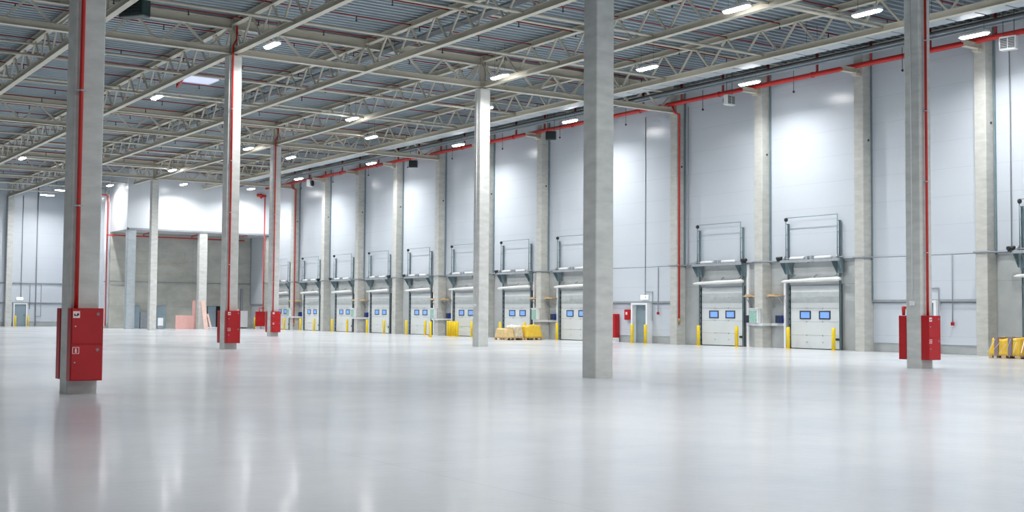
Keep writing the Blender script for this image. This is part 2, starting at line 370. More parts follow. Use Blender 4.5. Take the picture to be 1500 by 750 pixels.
# ------------------------------------------------------------------ services under the roof
# red sprinkler branches across the hall, each with its heads
hb = B(); tube(hb, [(0, 0, 0), (0, 0, -.16)], .022, 6); tube(hb, [(0, 0, -.16), (0, 0, -.2)], [.05, .03], 8)
bmesh.ops.recalc_face_normals(hb, faces=hb.faces)
HEAD = bpy.data.meshes.new('sprinkler_head'); hb.to_mesh(HEAD); hb.free(); HEAD.materials.append(M_dark)
i = 0
for j in range(-8, 26):
    x = -42.75-3.0*j
    y1 = 41.6 if x > XB+.3 else YB-.3
    if x < XF+1 or not seen(segpts((x, 4, 13.1), (x, y1, 13.1)), 0): continue
    t = thing('sprinkler_pipe', 'thin red sprinkler branch pipe under the roof deck, %s from the front' % ORD[i], 'sprinkler pipe', (x, 0, 13.33), 'sprinkler branch pipes')
    mk('pipe', tube(B(), [(0, 3, 0), (0, y1, 0)], .027, 6), M_redshade, t)
    y = 7.0
    while y < y1-.5:
        if seen([(x, y, 13)], 5): share('sprinkler_head', HEAD, t, (0, y, -.02))
        y += 2.9
    if x > XB+.3: mk('riser', tube(B(), [(0, 41.6, .03), (0, 41.6, -.8)], .06, 8), M_redshade, t)
    i += 1
# main sprinkler pipe along the dock wall
t = thing('sprinkler_main', 'thick red sprinkler main running along the top of the dock wall', 'sprinkler pipe', (0, 41.6, 12.43), None)
mk('pipe', tube(B(), [(XB+.4, 0, 0), (8, 0, 0)], .11, 14), M_red, t)
for j in range(-2, 13): mk('coupling', tube(B(), [(-25.1-6*j, 0, 0), (-24.95-6*j, 0, 0)], .135, 12), M_red, t)
# cable trays
def tray(name, y0, y1, z, xa, xb, M, label, seg=1.2, wall=.07):
    t = thing(name, label, 'cable tray', (0, 0, z), 'cable trays under the roof')
    bm = B(); box(bm, xb, xa, y0, y0+.02, 0, wall); box(bm, xb, xa, y1-.02, y1, 0, wall); mk('side_rail', bm, M_teal, t)
    bm = B(); x = xb
    while x < xa-.1: box(bm, x+.035, x+seg-.035, y0+.02, y1-.02, .0, .012); x += seg
    mk('bottom_sheet', bm, M, t)
    x = xb+.6; rod = None
    while x < xa:
        for y in (y0+.03, y1-.03):
            if not seen([(x, y, z)], 0): continue
            if rod is None: rod = mk('hanger_rod', tube(B(), [(0, 0, .02), (0, 0, ROOF-z)], .008, 5), M_dark, t, (x, y, 0))
            else: share('hanger_rod', rod.data, t, (x, y, 0))
        x += 6
tray('cable_tray', 37.15, 37.85, 12.3, -10, XB+.2, M_galv, 'wide pale cable tray alongside the truss row closest to the dock wall')
tray('cable_tray', 24.65, 25.1, 13.0, -10, -112, M_dark, 'dark cable tray under the roof beside the truss row left of slim column', 3.0, .1)
tray('cable_tray', 41.15, 41.35, 12.78, -10, XB+.2, M_galv, 'narrow grey cable tray just above the red sprinkler main', 3.0, .08)
o = mk('service_pipe', tube(B(), [(XB+.2, 39.0, 12.4), (-8, 39.0, 12.4)], .05, 8), M_dark); tag(o, 'thin dark pipe under the roof outside the wide pale cable tray', 'pipe')
o = mk('service_pipe', tube(B(), [(XB+.2, 40.6, 12.75), (-8, 40.6, 12.75)], .04, 8), M_grey); tag(o, 'thin grey pipe under the roof between dock wall trays', 'pipe')

# lamps -------------------------------------------------------------
def stadium(l, w, n=8):
    r = w/2; a = l/2-r; pts = []
    for i in range(n+1): th = -PI/2+PI*i/n; pts.append((a+r*math.cos(th), r*math.sin(th)))
    for i in range(n+1): th = PI/2+PI*i/n; pts.append((-a+r*math.cos(th), r*math.sin(th)))
    return pts
def lamp_proto():
    t = thing('highbay_lamp', '', 'ceiling lamp', (0, 0, 12), 'oval high-bay lamps')
    bm = B(); prism(bm, stadium(1.28, .34), .05, .13); prism(bm, stadium(.9, .2), .13, .19); mk('housing', bm, M_heat, t)
    bm = B(); P0 = stadium(1.22, .30, 6); P1 = stadium(1.12, .2, 6)
    a = [bm.verts.new((x, y, .05)) for x, y in P0]; b = [bm.verts.new((x, y, 0)) for x, y in P1]; n = len(a)
    for i in range(n): bm.faces.new((a[i], a[(i+1) % n], b[(i+1) % n], b[i]))
    bm.faces.new(b[::-1]); bm.faces.new(a); mk('diffuser', bm, M_lamp, t)
    for x in (-.4, .4): mk('suspension_wire', tube(B(), [(x, 0, .18), (x, 0, ROOF-12)], .006, 5), M_dark, t)
    return t
def beam(x, y):
    d = bpy.data.lights.new('lamp_beam', 'AREA'); d.shape = 'RECTANGLE'; d.size = 1.1; d.size_y = .2; d.energy = WATT; d.color = (1, 1, 1); d.spread = math.radians(SPREAD)
    o = bpy.data.objects.new('lamp_beam', d); C.objects.link(o); o.location = (x, y, 11.985)  # beam of each seen lamp, also used for the added unseen lights
WATT, SPREAD = 400, 150
LAMPS = {
 'leftmost visible row': (18.6, [-44.3, -58.6, -73.3, -87.9, -102.6]),
 'row at the slim plain column': (29.35, [-29.5, -44.2, -58.7, -73.5, -88.4]),
 'second row from dock wall': (33.4, [-27.25, -38.9, -51.6, -64.2, -76.0, -86.6, -97.7]),
 'row closest to dock wall': (39.3, [-27.1, -38.7, -52.2, -63.8, -75.5, -87.8, -97.6]),
 'group at the far wall': (26.5, [-109.3, -114.6]),
 'pair beside the mezzanine side wall': (28.7, [-102.4])}
LP = lamp_proto(); first = True
for rn, (y, xs) in LAMPS.items():
    for i, x in enumerate(xs):
        if not seen([(x, y, 12)], 30): continue
        l = 'glowing oval lamp, %s from front in the %s' % (ORD[i], rn)
        beam(x, y)
        if rn.startswith('pair'): l = 'glowing white oval lamp beside the side wall of the white mezzanine'
        if first: LP['label'] = l; LP.location = (x, y, 12); first = False
        else: dup(LP, (x, y, 12), l, PI/2 if rn.startswith('group') else None)
unseen_light = beam
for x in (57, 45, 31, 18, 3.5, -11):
    for y in (39.3, 33.4, 29.4, 24, 18.6, 13, 7.8): unseen_light(x, y)  # unseen lights without bodies, extra rows added to brighten the column faces
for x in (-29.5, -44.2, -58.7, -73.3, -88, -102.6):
    for y in (7.8, -3): unseen_light(x, y)  # unseen lights added to the left to lift the near floor and faces
unseen_light(-29.5, 18.6)

# heaters, skylight, pendant sensors ---------------------------------
def heater(loc, rz, label, M=M_heat, sc=1.0):
    t = thing('fan_heater', label, 'fan heater', loc, 'fan heaters under the roof', rz); s = sc
    bm = B(); box(bm, -.46*s, .46*s, -.2*s, .2*s, -.38*s, .38*s, .03); mk('casing', bm, M, t)
    bm = B(); box(bm, -.38*s, -.02*s, -.212*s, -.2*s, -.3*s, .3*s); box(bm, .04*s, .38*s, -.212*s, -.2*s, -.3*s, .3*s); mk('outlet_opening', bm, M_dark, t)
    bm = B()
    for a, b in ((-.38, -.02), (.04, .38)):
        for i in range(7):
            z = -.27+.09*i; bar(bm, (a*s, -.225*s, z*s), (b*s, -.225*s, z*s), .05*s, .012*s, side=(0, 1, .7))
    mk('louver', bm, M, t)
    bm = B(); tube(bm, [(0, .2*s, 0), (0, .36*s, 0)], .32*s, 18); mk('fan_housing', bm, M_dark, t)
    for x in (-.3, .3): mk('hanger_rod', tube(B(), [(x*s, 0, .38*s), (x*s, 0, ROOF-loc[2])], .014, 6), M_dark, t)
heater((-26.8, 41.0, 11.92), math.radians(12), 'white louvred fan heater hanging at the top right corner', M_heat, .7)
heater((-41.7, 41.0, 11.88), math.radians(95), 'louvred fan heater hanging right of the red downpipe column', M_heat, .66)
heater((-56.3, 41.0, 11.9), math.radians(50), 'dark fan heater hanging right behind the thick middle column', M_green_dark, .66)
heater((-72.5, 41.0, 11.85), math.radians(50), 'dark fan heater hanging left of the slim plain column', M_green_dark, .66)
heater((-89.4, 41.0, 11.95), math.radians(-50), 'small white fan heater hanging near the farthest dock doors', M_heat, .75)
heater((-42.9, 12.75, 12.45), math.radians(35), 'dark green fan heater hanging under the roof at the top left', M_green_dark, 1.15)
i = 0
for k in (1, 2, 3, 4, 5, 6, 7, 8, 9, 10, 11, 12):
    x = bay(k)-.3
    if not seen([(x, 41.5, 12)], 0): continue
    t = thing('pendant_sensor', 'small dark sensor on a thin drop rod below the red main, %s from the right' % ORD[i], 'sensor', (x, 41.4, 11.75), 'sensors hanging below the sprinkler main')
    mk('rod', tube(B(), [(0, 0, .05), (0, 0, 1.0)], .012, 6), M_dark, t); mk('sensor_head', tube(B(), [(0, 0, -.02), (0, 0, .03), (0, 0, .08)], [.03, .06, .03], 8), M_dark, t); i += 1
t = thing('roof_light', 'pale blue rectangular rooflight shining between trusses at upper left', 'rooflight', (-60.0, 21.25, ROOF-.02))
mk('kerb', box(box(box(box(B(), -.95, .95, -.85, -.78, -.02, .1), -.95, .95, .78, .85, -.02, .1), -.95, -.88, -.78, .78, -.02, .1), .88, .95, -.78, .78, -.02, .1), M_white, t)
mk('pane', box(B(), -.88, .88, -.78, .78, .0, .03), M_sky, t)
o = mk('pipe_offset', tube(B(), [(-58.0, 19.75, ROOF), (-58.0, 19.75, 13.1), (-59.6, 19.95, 12.85), (-59.6, 19.95, 13.05)], .05, 8), M_red); tag(o, 'short cranked red pipe piece hanging below the roof beside the rooflight', 'pipe')
# cranked red pipes on top of column B and C
for n, (x, y) in (('B', (GX[1], Y2)), ('C', (GX[2], Y1))): pass

# ------------------------------------------------------------------ red pipes and cabinets on the columns
def col_pipe(x, y, label, dy, top):
    t = thing('riser_pipe', label, 'pipe', (x+colw+.1, y+dy, 0), 'red risers on the columns')
    mk('pipe', tube(B(), [(0, 0, 1.5), (0, 0, 11.85), (0, 0, 12.3), (.05, .12, 12.55), (.05, .12, 13.1)] if top else [(0, 0, 1.5), (0, 0, 13.1)], .039, 12), M_red, t)
    for z in (3.4, 5.5, 7.6, 9.7):
        bm = B(); tube(bm, [(0, 0, z-.015), (0, 0, z+.015)], .048, 12); box(bm, -.1, -.03, -.012, .012, z-.012, z+.012); box(bm, -.02, .02, -.08, .08, z-.01, z+.01); mk('clamp', bm, M_galv, t)
col_pipe(GX[0], Y3, 'red riser pipe on the column nearest the camera at left', -.165, False)
col_pipe(GX[1], Y2, 'red riser pipe on the bright column right of the pink boards', -.15, True)
col_pipe(GX[0], Y1, 'red riser pipe on the column near the right edge', -.08, False)
col_pipe(GX[2], Y1, 'red riser pipe on the far column beside the first small dock doors', -.15, True)
def cabinet_proto():
    t = thing('hydrant_cabinet', '', 'fire cabinet', (0, 0, .25), 'red fire cabinets on the columns')   # front faces +x, back at x=0
    W, H, D = .285, 1.3, .25
    mk('body', box(B(), 0, D, -W, W, 0, H, .008), M_redc, t)
    for nm, z0, z1 in (('up', .665, 1.285), ('lo', .015, .645)):
        d = mk('door', box(B(), D, D+.014, -W+.015, W-.015, z0, z1, .005), M_redc, t)
        mk('latch', tube(B(), [(D+.014, -W+.075, (z0+z1)/2), (D+.03, -W+.075, (z0+z1)/2)], .014, 8), M_galv, d)
        mk('stay_knob', tube(B(), [(D+.012, W-.1, z1-.09), (D+.018, W-.1, z1-.09)], .03, 10), M_band, d)
        s = mk('pictogram', box(B(), D+.014, D+.018, -W+.03, -W+.15, z1-.16, z1-.04), M_signwhite, d)
        bm = B()
        if nm == 'up':   # hose reel: dark wheel and nozzle with flame on white
            tube(bm, [(D+.018, -W+.115, z1-.095), (D+.021, -W+.115, z1-.095)], .02, 10); box(bm, D+.018, D+.021, -W+.05, -W+.115, z1-.125, z1-.11); box(bm, D+.018, D+.021, -W+.05, -W+.07, z1-.11, z1-.085)
            q = mk('pictogram_symbol', bm, M_dark, d)
        else:            # red field with a white extinguisher body
            box(bm, D+.018, D+.021, -W+.042, -W+.138, z1-.15, z1-.05); mk('pictogram_field', bm, M_redc, d)
            bm = B(); box(bm, D+.021, D+.024, -W+.075, -W+.105, z1-.14, z1-.075); box(bm, D+.021, D+.024, -W+.082, -W+.098, z1-.075, z1-.06); mk('pictogram_symbol', bm, M_signwhite, d)
    return t
CP = cabinet_proto(); first = True
for n, nm in (('A', 'the nearest column at left'), ('B', 'the column right of the pink boards'), ('F', 'the column near the right edge'), ('C', 'the far column by the small dock doors')):
    x, y, _ = cols[n]
    l = 'red double fire cabinet on the front of '+nm
    if first: CP.location = (x+colw, y-.0, .25); CP['label'] = l; first = False
    else: dup(CP, (x+colw, y+.02, .25), l)
    dup(CP, (x-colw, y, .25), 'red fire cabinet peeping out behind '+nm, PI)
# short pipe on top of the rear cabinet of F
o = mk('pipe_elbow', tube(B(), [(GX[0]-.4, Y1-.2, 1.55), (GX[0]-.4, Y1-.2, 1.78), (GX[0]-.4, Y1, 1.78)], .045, 8), M_red); tag(o, 'short red pipe elbow on the cabinet behind the column near the right edge', 'pipe')
# white conduits with switch boxes on the -y faces
for n, z, l in (('F', 2.02, 'white conduit with switch box down the shaded face of the right-edge column'), ('D', 2.0, 'white conduit with small box down the slim plain column')):
    x, y, _ = cols[n]
    t = thing('conduit_drop', l, 'conduit', (x-.02, y-cold, 0), 'white conduits on columns')
    mk('conduit', tube(B(), [(0, -.015, z-.05), (0, -.015, 11.8)], .012, 6), M_white, t); mk('switch_box', box(B(), -.07, .07, -.07, 0, z-.18, z-.04, .008), M_white, t)

# ------------------------------------------------------------------ dock doors
PH = {0: 'at the right photo edge', 2: 'nearest fully visible one', 3: 'next to the red downpipe column',
      5: 'half hidden behind the thick middle column', 6: 'directly behind the wrapped pallets', 7: 'partly behind the slim plain column', 8: 'just left of the yellow post row',
      9: 'second left of the yellow post row', 10: 'third left of the yellow post row', 11: 'fourth left of the yellow post row', 12: 'farthest, by red-piped wall column'}
def dock_door():
    t = thing('dock_door', '', 'dock door', (0, YW, 0), 'white sectional dock doors', kind='thing')
    zs = (0.03, .63, 1.25, 1.87, 2.4, 2.9)
    for i in range(5):
        s = mk('door_section', box(B(), -1.46, 1.46, -.075, -.02, zs[i]+.004, zs[i+1]-.004, .006), M_door if i < 4 else M_door, t)
        for x in (-.5, .45): mk('hinge', box(B(), x-.03, x+.03, -.09, -.075, zs[i]-.03 if i else .3, zs[i]+.03 if i else .34), M_galv, s)
    mk('grey_band', box(B(), -1.45, 1.45, -.079, -.074, 2.12, 2.62), M_doorshade, t)['label'] = 'grey band painted as the shadow under the roll'  # painted shadow of the roll across the upper door
    for a in (-.57, .58):
        wf = B(); 
        for x0, x1, z0, z1 in ((-.33, -.27, -.19, .19), (.27, .33, -.19, .19), (-.27, .27, -.19, -.14), (-.27, .27, .14, .19)): box(wf, a+x0, a+x1, -.1, -.075, 1.56+z0, 1.56+z1)
        f = mk('window_frame', wf, M_winframe, t); mk('pane', box(B(), a-.27, a+.27, -.085, -.076, 1.42, 1.70), M_paneblue, f)
    bm = B(); box(bm, -1.56, -1.46, -.1, 0, 0, 2.95)
    for i in range(10): box(bm, -1.6, -1.46, -.14, -.1, .2+.28*i, .29+.28*i)
    mk('side_seal', bm, M_rubber, t)
    mk('side_seal', box(B(), 1.46, 1.52, -.1, 0, 0, 2.95), M_rubber, t); mk('bottom_seal', box(B(), -1.46, 1.46, -.08, -.02, 0, .03), M_rubber, t)
    mk('lintel_strip', box(B(), -1.5, 1.5, -.09, 0, 2.9, 2.97), M_grey, t)
    mk('latch', box(B(), 1.22, 1.42, -.12, -.075, .42, .52), M_dark, t)
    return t
def lift_gear(side):
    """side -1: motor on the left end, +1: on the right end"""
    t = thing('door_lift_gear', '', 'door lift gear', (0, YW, 0), 'high-lift gear above the dock doors')
    for x in (-1.53, 1.53):
        bm = B(); box(bm, x-.035, x+.035, -.14, -.1, 0, 5.82); box(bm, x-.035, x-.025, -.18, -.14, 0, 5.82); box(bm, x+.025, x+.035, -.18, -.14, 0, 5.82); mk('track', bm, M_teal, t)
        mk('guide_rail', tube(B(), [(x+.0, -.32, 4.1), (x+.0, -.32, 6.1)], .025, 8), M_teal, t)
        bm = B()
        for z in (4.6, 5.3, 5.8): bar(bm, (x, -.32, z), (x, -.1, z), .03, .03)
        mk('rail_stay', bm, M_teal, t)
        bm = B(); P = [(-.1, 3.45), (-.16, 3.45), (-.5, 3.95), (-.5, 4.1), (-.1, 4.1)]
        for xx in (x-.2, x+.18):
            a = [bm.verts.new((xx, y, z)) for y, z in P]; b = [bm.verts.new((xx+.02, y, z)) for y, z in P]; bm.faces.new(a); bm.faces.new(b[::-1])
            for i in range(5): bm.faces.new((a[i], a[(i+1) % 5], b[(i+1) % 5], b[i]))
        box(bm, x-.2, x+.2, -.16, -.12, 3.45, 4.1)
        mk('bracket', bm, M_teal, t)
        mk('cable_drum', tube(B(), [(x*1.03-.04, -.38, 4.17), (x*1.03+.04, -.38, 4.17)], .1, 14), M_galv, t)
    mk('top_crossbar', tube(B(), [(-1.53, -.32, 6.08), (1.53, -.32, 6.08)], .018, 6), M_teal, t)
    mk('wheel', tube(B(), [(-1.56, -.32, 6.0), (-1.48, -.32, 6.0)], .09, 10), M_dark, t)
    mk('shaft', tube(B(), [(-1.95, -.38, 4.17), (1.95, -.38, 4.17)], .022, 8), M_galv, t)
    mk('carrier_beam', box(B(), -1.75, 1.75, -.5, -.44, 3.98, 4.1), M_galv, t)
    for a, b in ((-1.2, -.35), (.3, 1.25)): mk('torsion_spring', tube(B(), [(a, -.38, 4.17), (b, -.38, 4.17)], .075, 12), M_white, t)
    bm = B()
    for x in (-.15, .1): box(bm, x-.05, x+.05, -.48, -.3, 3.95, 4.26)
    mk('centre_bearing', bm, M_galv, t)
    x = side*1.85
    bm = B(); tube(bm, [(x-.16, -.42, 4.2), (x+.16, -.42, 4.2)], .075, 12); box(bm, x-.1, x+.08, -.5, -.36, 4.06, 4.18); tube(bm, [(x, -.42, 4.2), (x, -.6, 4.2)], .05, 10); mk('motor', bm, M_dark, t)
    return t
def roll():
    t = thing('wrapped_roll', '', 'wrapped roll', (0, YW-.42, 3.12), 'white wrapped rolls above the dock doors')
    bm = B(); tube(bm, [(-1.75, 0, -.02), (-1.62, 0, -.01), (-1.3, 0, 0), (-.4, 0, .02), (.1, 0, .03), (1.0, 0, .05), (1.62, 0, .06), (1.78, 0, .06)], [.012, .055, .075, .08, .1, .085, .1, .07], 12); mk('film_wrap', bm, M_roll, t)
    bm = B()
    for x in (-1.2, .1, 1.3): bar(bm, (x, 0, .02), (x, .36, .3), .04, .04)
    mk('support_arm', bm, M_galv, t)
    return t
def bollard_proto():
    t = thing('bollard', '', 'bollard', (0, 0, 0), 'yellow bollards beside the doors')
    mk('post', tube(B(), [(0, 0, 0), (0, 0, .97), (0, 0, 1.0)], [.085, .085, .06], 16), M_yel, t); mk('base_plate', box(B(), -.12, .12, -.12, .12, 0, .012), M_yel, t)
    return t
DD = GLf = GRt = RR = BP = None
BP = bollard_proto(); bfirst = True
def put_bollard(x, y, label):
    global bfirst
    if bfirst: BP.location = (x, y, 0); BP['label'] = label; bfirst = False
    else: dup(BP, (x, y, 0), label)
for k in (2, 3, 5, 6, 7, 8, 9, 10, 11, 12, 0):
    x = bay(k); ph = PH[k]
    if DD is None: DD = dock_door(); DD.location.x = x; DD['label'] = 'white sectional dock door, '+ph
    elif k != 0: dup(DD, (x, YW, 0), 'white sectional dock door, '+ph)
    left = k in (2, 6, 8, 10, 12, 0)
    # the motor sits on the end next to the shared service rail
    lab = 'grey lift gear with springs over dock door, '+ph
    if left:
        if GLf is None: GLf = lift_gear(-1); GLf.location.x = x; GLf['label'] = lab
        else: dup(GLf, (x, YW, 0), lab)
    else:
        if GRt is None: GRt = lift_gear(1); GRt.location.x = x; GRt['label'] = lab
        else: dup(GRt, (x, YW, 0), lab)
    lab = 'white plastic-wrapped roll above dock door, '+ph
    if RR is None: RR = roll(); RR.location.x = x; RR['label'] = lab
    else: dup(RR, (x, YW-.42, 3.12), lab)
    if k: 
        put_bollard(x-1.15, 41.9, 'yellow bollard left of dock door, '+ph)
        put_bollard(x+1.53, 41.9, 'yellow bollard right of dock door, '+ph)
# service rails between paired doors, around columns 3, 6, 8, 10, 12
def rail():
    t = thing('service_rail', '', 'service rail', (0, YW, 0), 'white service rails round the wall columns')
    mk('upright', box(B(), -1.27, -1.14, -.12, 0, 0, 4.0), M_white, t); mk('upright', box(B(), 1.14, 1.27, -.12, 0, 0, 3.05), M_white, t)
    bm = B(); box(bm, -1.14, -.27, -.12, 0, 1.04, 1.16); box(bm, .27, 1.14, -.12, 0, 1.04, 1.16); box(bm, -.38, .38, -.76, -.64, 1.04, 1.16)
    box(bm, -.38, -.27, -.64, -.0, 1.04, 1.16); box(bm, .27, .38, -.64, 0, 1.04, 1.16); mk('crossbar', bm, M_white, t)
    return t
def control_box():
    t = thing('control_box', '', 'control box', (0, YW-.64, 1.17), 'green control boxes on the service rails')
    mk('casing', box(B(), -.28, .28, -.22, .0, 0, .66, .012), M_white, t); mk('front_panel', box(B(), -.25, .22, -.232, -.22, .03, .58), M_green, t); mk('hood', box(B(), -.31, .31, -.27, .02, .66, .69), M_white, t)
    return t
def blue_box():
    t = thing('junction_box', '', 'junction box', (0, YW-.12, 1.17), 'dark blue boxes on the service rails')
    mk('casing', box(B(), -.17, .17, -.18, .04, 0, .36, .012), M_blue, t); mk('lid', box(B(), -.14, .1, -.2, -.18, .05, .31, .005), M_dark, t); mk('cable_gland', tube(B(), [(0, -.08, -.0), (0, -.08, .0-.005)], .02, 6), M_dark, t)
    return t
def shelf():
    t = thing('bracket_shelf', '', 'bracket shelf', (0, YW, 2.42), 'wooden bracket shelves beside the wall columns')
    mk('board', box(B(), -.42, .42, -.5, -.05, 0, .05), M_wood, t)
    bm = B()
    for x in (-.32, .3): bar(bm, (x, -.45, -.02), (x, 0, -.02), .04, .04); bar(bm, (x, -.4, -.04), (x, 0, -.5), .03, .03)
    mk('bracket', bm, M_galv, t)
    mk('plank', box(B(), -.34, .1, -.46, -.16, .05, .11), M_wood, t)
    return t
RP = CB = BB = SH = None
RNB = {3: 'between the two nearest full dock doors', 6: 'right of the wrapped pallets', 8: 'behind the yellow post row', 10: 'between the third pair of dock doors', 12: 'round the farthest red-piped wall column'}
for k in (3, 6, 8, 10, 12):
    x = kx(k)+.0; n = RNB[k]
    if RP is None: RP = rail(); RP.location.x = x; RP['label'] = 'white service rail with uprights '+n
    else: dup(RP, (x, YW, 0), 'white service rail with uprights '+n)
    if CB is None: CB = control_box(); CB.location = (x-.1, YW-.64, 1.17); CB['label'] = 'pale green control box on the white rail '+n
    else: dup(CB, (x-.1, YW-.64, 1.17), 'pale green control box on the white rail '+n)
    for dx, s in ((-1.0, 'left'), (.93, 'right')):
        l = 'dark blue box, %s end of rail %s' % (s, n)
        if BB is None: BB = blue_box(); BB.location = (x+dx, YW-.12, 1.17); BB['label'] = l
        else: dup(BB, (x+dx, YW-.12, 1.17), l)
    for dx, s in ((.78, 'right'), (-.72, 'left')):
        l = 'wooden bracket shelf on the %s above the rail %s' % (s, n)
        if SH is None: SH = shelf(); SH.location = (x+dx, YW, 2.42); SH['label'] = l
        else: dup(SH, (x+dx, YW, 2.42), l)
# pedestrian-door bollards and the spare row
put_bollard(-50.0, 41.9, 'yellow bollard left of the pedestrian door under the exit sign')
put_bollard(-48.9, 41.9, 'yellow bollard in front of the pedestrian door under the exit sign')
for i in range(5): put_bollard(-68.62+.33*i, 41.6-.02*i, 'yellow bollard in a tight row of five by the wall, %s from the left' % ORD[i])
put_bollard(-65.3, 38.3, 'lone yellow bollard standing forward, left of the tight row of five')
put_bollard(XF+.75, 24.75, 'yellow bollard left of the grey door in the far wall')
put_bollard(XF+.75, 25.85, 'yellow bollard right of the grey door in the far wall')
put_bollard(-101.3, 41.35, 'yellow bollard left of the far floor-standing red cabinet')

# conduit along the dock wall, stepping round each column
pts = []
for k in range(13, -1, -1):
    x = kx(k)
    pts += [(x-.33, YW-.1, 4.08), (x-.31, YW-.67, 4.08), (x+.31, YW-.67, 4.08), (x+.33, YW-.1, 4.08)]
o = mk('wall_conduit', tube(B(), pts, .03, 6), M_grey); tag(o, 'long grey conduit running along the dock wall at head of the door tracks', 'conduit')

# ------------------------------------------------------------------ pedestrian doors
def ped_door(n, x, y, rz, wd, h, depth, leafM=M_bluegrey):
    d = struct(thing('door_%d' % n, '', 'door', (x, y, 0), None, rz)); del d['category']; del d['label']
    W = wd/2
    bm = B(); box(bm, -W-.12, -W, -depth, 0, 0, h+.1); box(bm, W, W+.12, -depth, 0, 0, h+.1); box(bm, -W, W, -depth, 0, h, h+.1); mk('door_frame', bm, M_white, d)
    mk('leaf', box(B(), -W, W, -.1, -.05, .01, h), leafM, d)
    bm = B(); tube(bm, [(W-.1, -.1, 1.05), (W-.1, -.16, 1.05), (W-.24, -.16, 1.05)], .014, 6); mk('handle', bm, M_dark, d)
    return d
ped_door(1, -49.66, YW-.03, 0, 1.1, 2.05, .38)
ped_door(2, -31.65, YW-.03, 0, 1.05, 2.1, .3)
ped_door(3, XF+.03, 25.28, PI/2, 1.0, 2.05, .2)
def exit_sign(loc, rz, label):
    t = thing('exit_sign', label, 'exit sign', loc, 'lit exit signs', rz)
    mk('housing', box(B(), -.3, .3, -.08, 0, -.12, .13, .01), M_white, t); mk('lit_face', box(B(), -.28, .28, -.095, -.08, -.105, .105), M_sign, t)
    bm = B()   # running figure and arrow, pale green on white
    box(bm, .04, .16, -.1, -.095, -.07, .07); box(bm, -.2, -.06, -.1, -.095, -.015, .015); box(bm, -.22, -.19, -.1, -.095, -.03, .03); mk('pictogram_symbol', bm, M_green, t)
exit_sign((-49.45, YW-.12, 2.45), 0, 'glowing white exit sign over the pedestrian door in the dock wall')
exit_sign((XF+.12, 25.2, 2.58), PI/2, 'glowing white exit sign over the grey door in the far wall')
def line(name, pts, r, M, label, cat='conduit', group=None): return tag(mk(name, tube(B(), pts, r, 6), M), label, cat, group)
Yc = YW-.15
line('wall_conduit', [(-49.45, Yc, 2.58), (-49.45, Yc, 12.2)], .02, M_grey, 'grey vertical conduit dropping to the exit sign in the dock wall')
line('wall_conduit', [(-49.4, Yc, 2.75), (-48.85, Yc, 2.75), (-48.85, Yc, 1.2)], .018, M_grey, 'grey conduit looping from the exit sign down beside the pedestrian door')
line('wall_conduit', [(-48.4, Yc, 1.66), (-48.4, Yc, 4.05)], .022, M_grey, 'grey conduit dropping to the red button right of the pedestrian door')
line('wall_conduit', [(-30.35, Yc, 1.3), (-30.35, Yc, 4.05)], .022, M_grey, 'grey conduit dropping to the red button right of right-edge column')
line('wall_conduit', [(-31.0, Yc, .5), (-31.0, Yc, 2.7), (-31.6, Yc, 2.7)], .022, M_grey, 'grey conduit beside the door behind the right-edge column')
line('wall_conduit', [(kx(4)-.6+1.2, Yc, 4.05), (kx(4)+.6, Yc, 12.3)], .02, M_grey, 'grey conduit up the cladding right of the red downpipe column')
line('wall_conduit', [(bay(0)-2.0, Yc, 4.05), (bay(0)-2.0, Yc, 12.3)], .02, M_grey, 'grey conduit up the cladding at the right edge')
line('wall_conduit', [(XF+.2, 22.5, 4.03), (XF+.2, YB, 4.03)], .05, M_grey, 'grey horizontal conduit across the far wall')
line('wall_conduit', [(XF+.2, 25.3, 2.7), (XF+.2, 25.3, 12.2)], .03, M_grey, 'thin conduit dropping to the exit sign on the far wall')
line('wall_conduit', [(XF+.2, 26.1, 1.6), (XF+.2, 26.1, 4.0)], .03, M_grey, 'short conduit beside the grey far-wall door')
line('wall_conduit', [(XF+.2, 26.65, .95), (XF+.2, 27.1, .95), (XF+.2, 27.1, 4.0)], .03, M_grey, 'bent conduit right of the downpipe on the far wall')
for x, z, l in ((-48.4, 1.6, 'small red call point right of the pedestrian door'), (-30.35, 1.24, 'small red call point on the cladding right of right-edge column')):
    t = thing('call_point', l, 'call point', (x, YW-.12, z), 'red call points'); mk('housing', box(B(), -.07, .07, -.07, 0, -.07, .07, .008), M_redc, t); mk('button', tube(B(), [(0, -.07, 0), (0, -.08, 0)], .03, 8), M_dark, t)
# small red wall cabinet
t = thing('wall_cabinet', 'small red fire cabinet on the wall left of the pedestrian door', 'fire cabinet', (-50.85, YW-.03, 1.23))
mk('body', box(B(), -.25, .25, -.2, 0, 0, .56, .01), M_redc, t); d = mk('door', box(B(), -.235, .235, -.212, -.2, .015, .545), M_redc, t); mk('pictogram', box(B(), -.13, .02, -.217, -.212, .28, .43), M_signwhite, d)
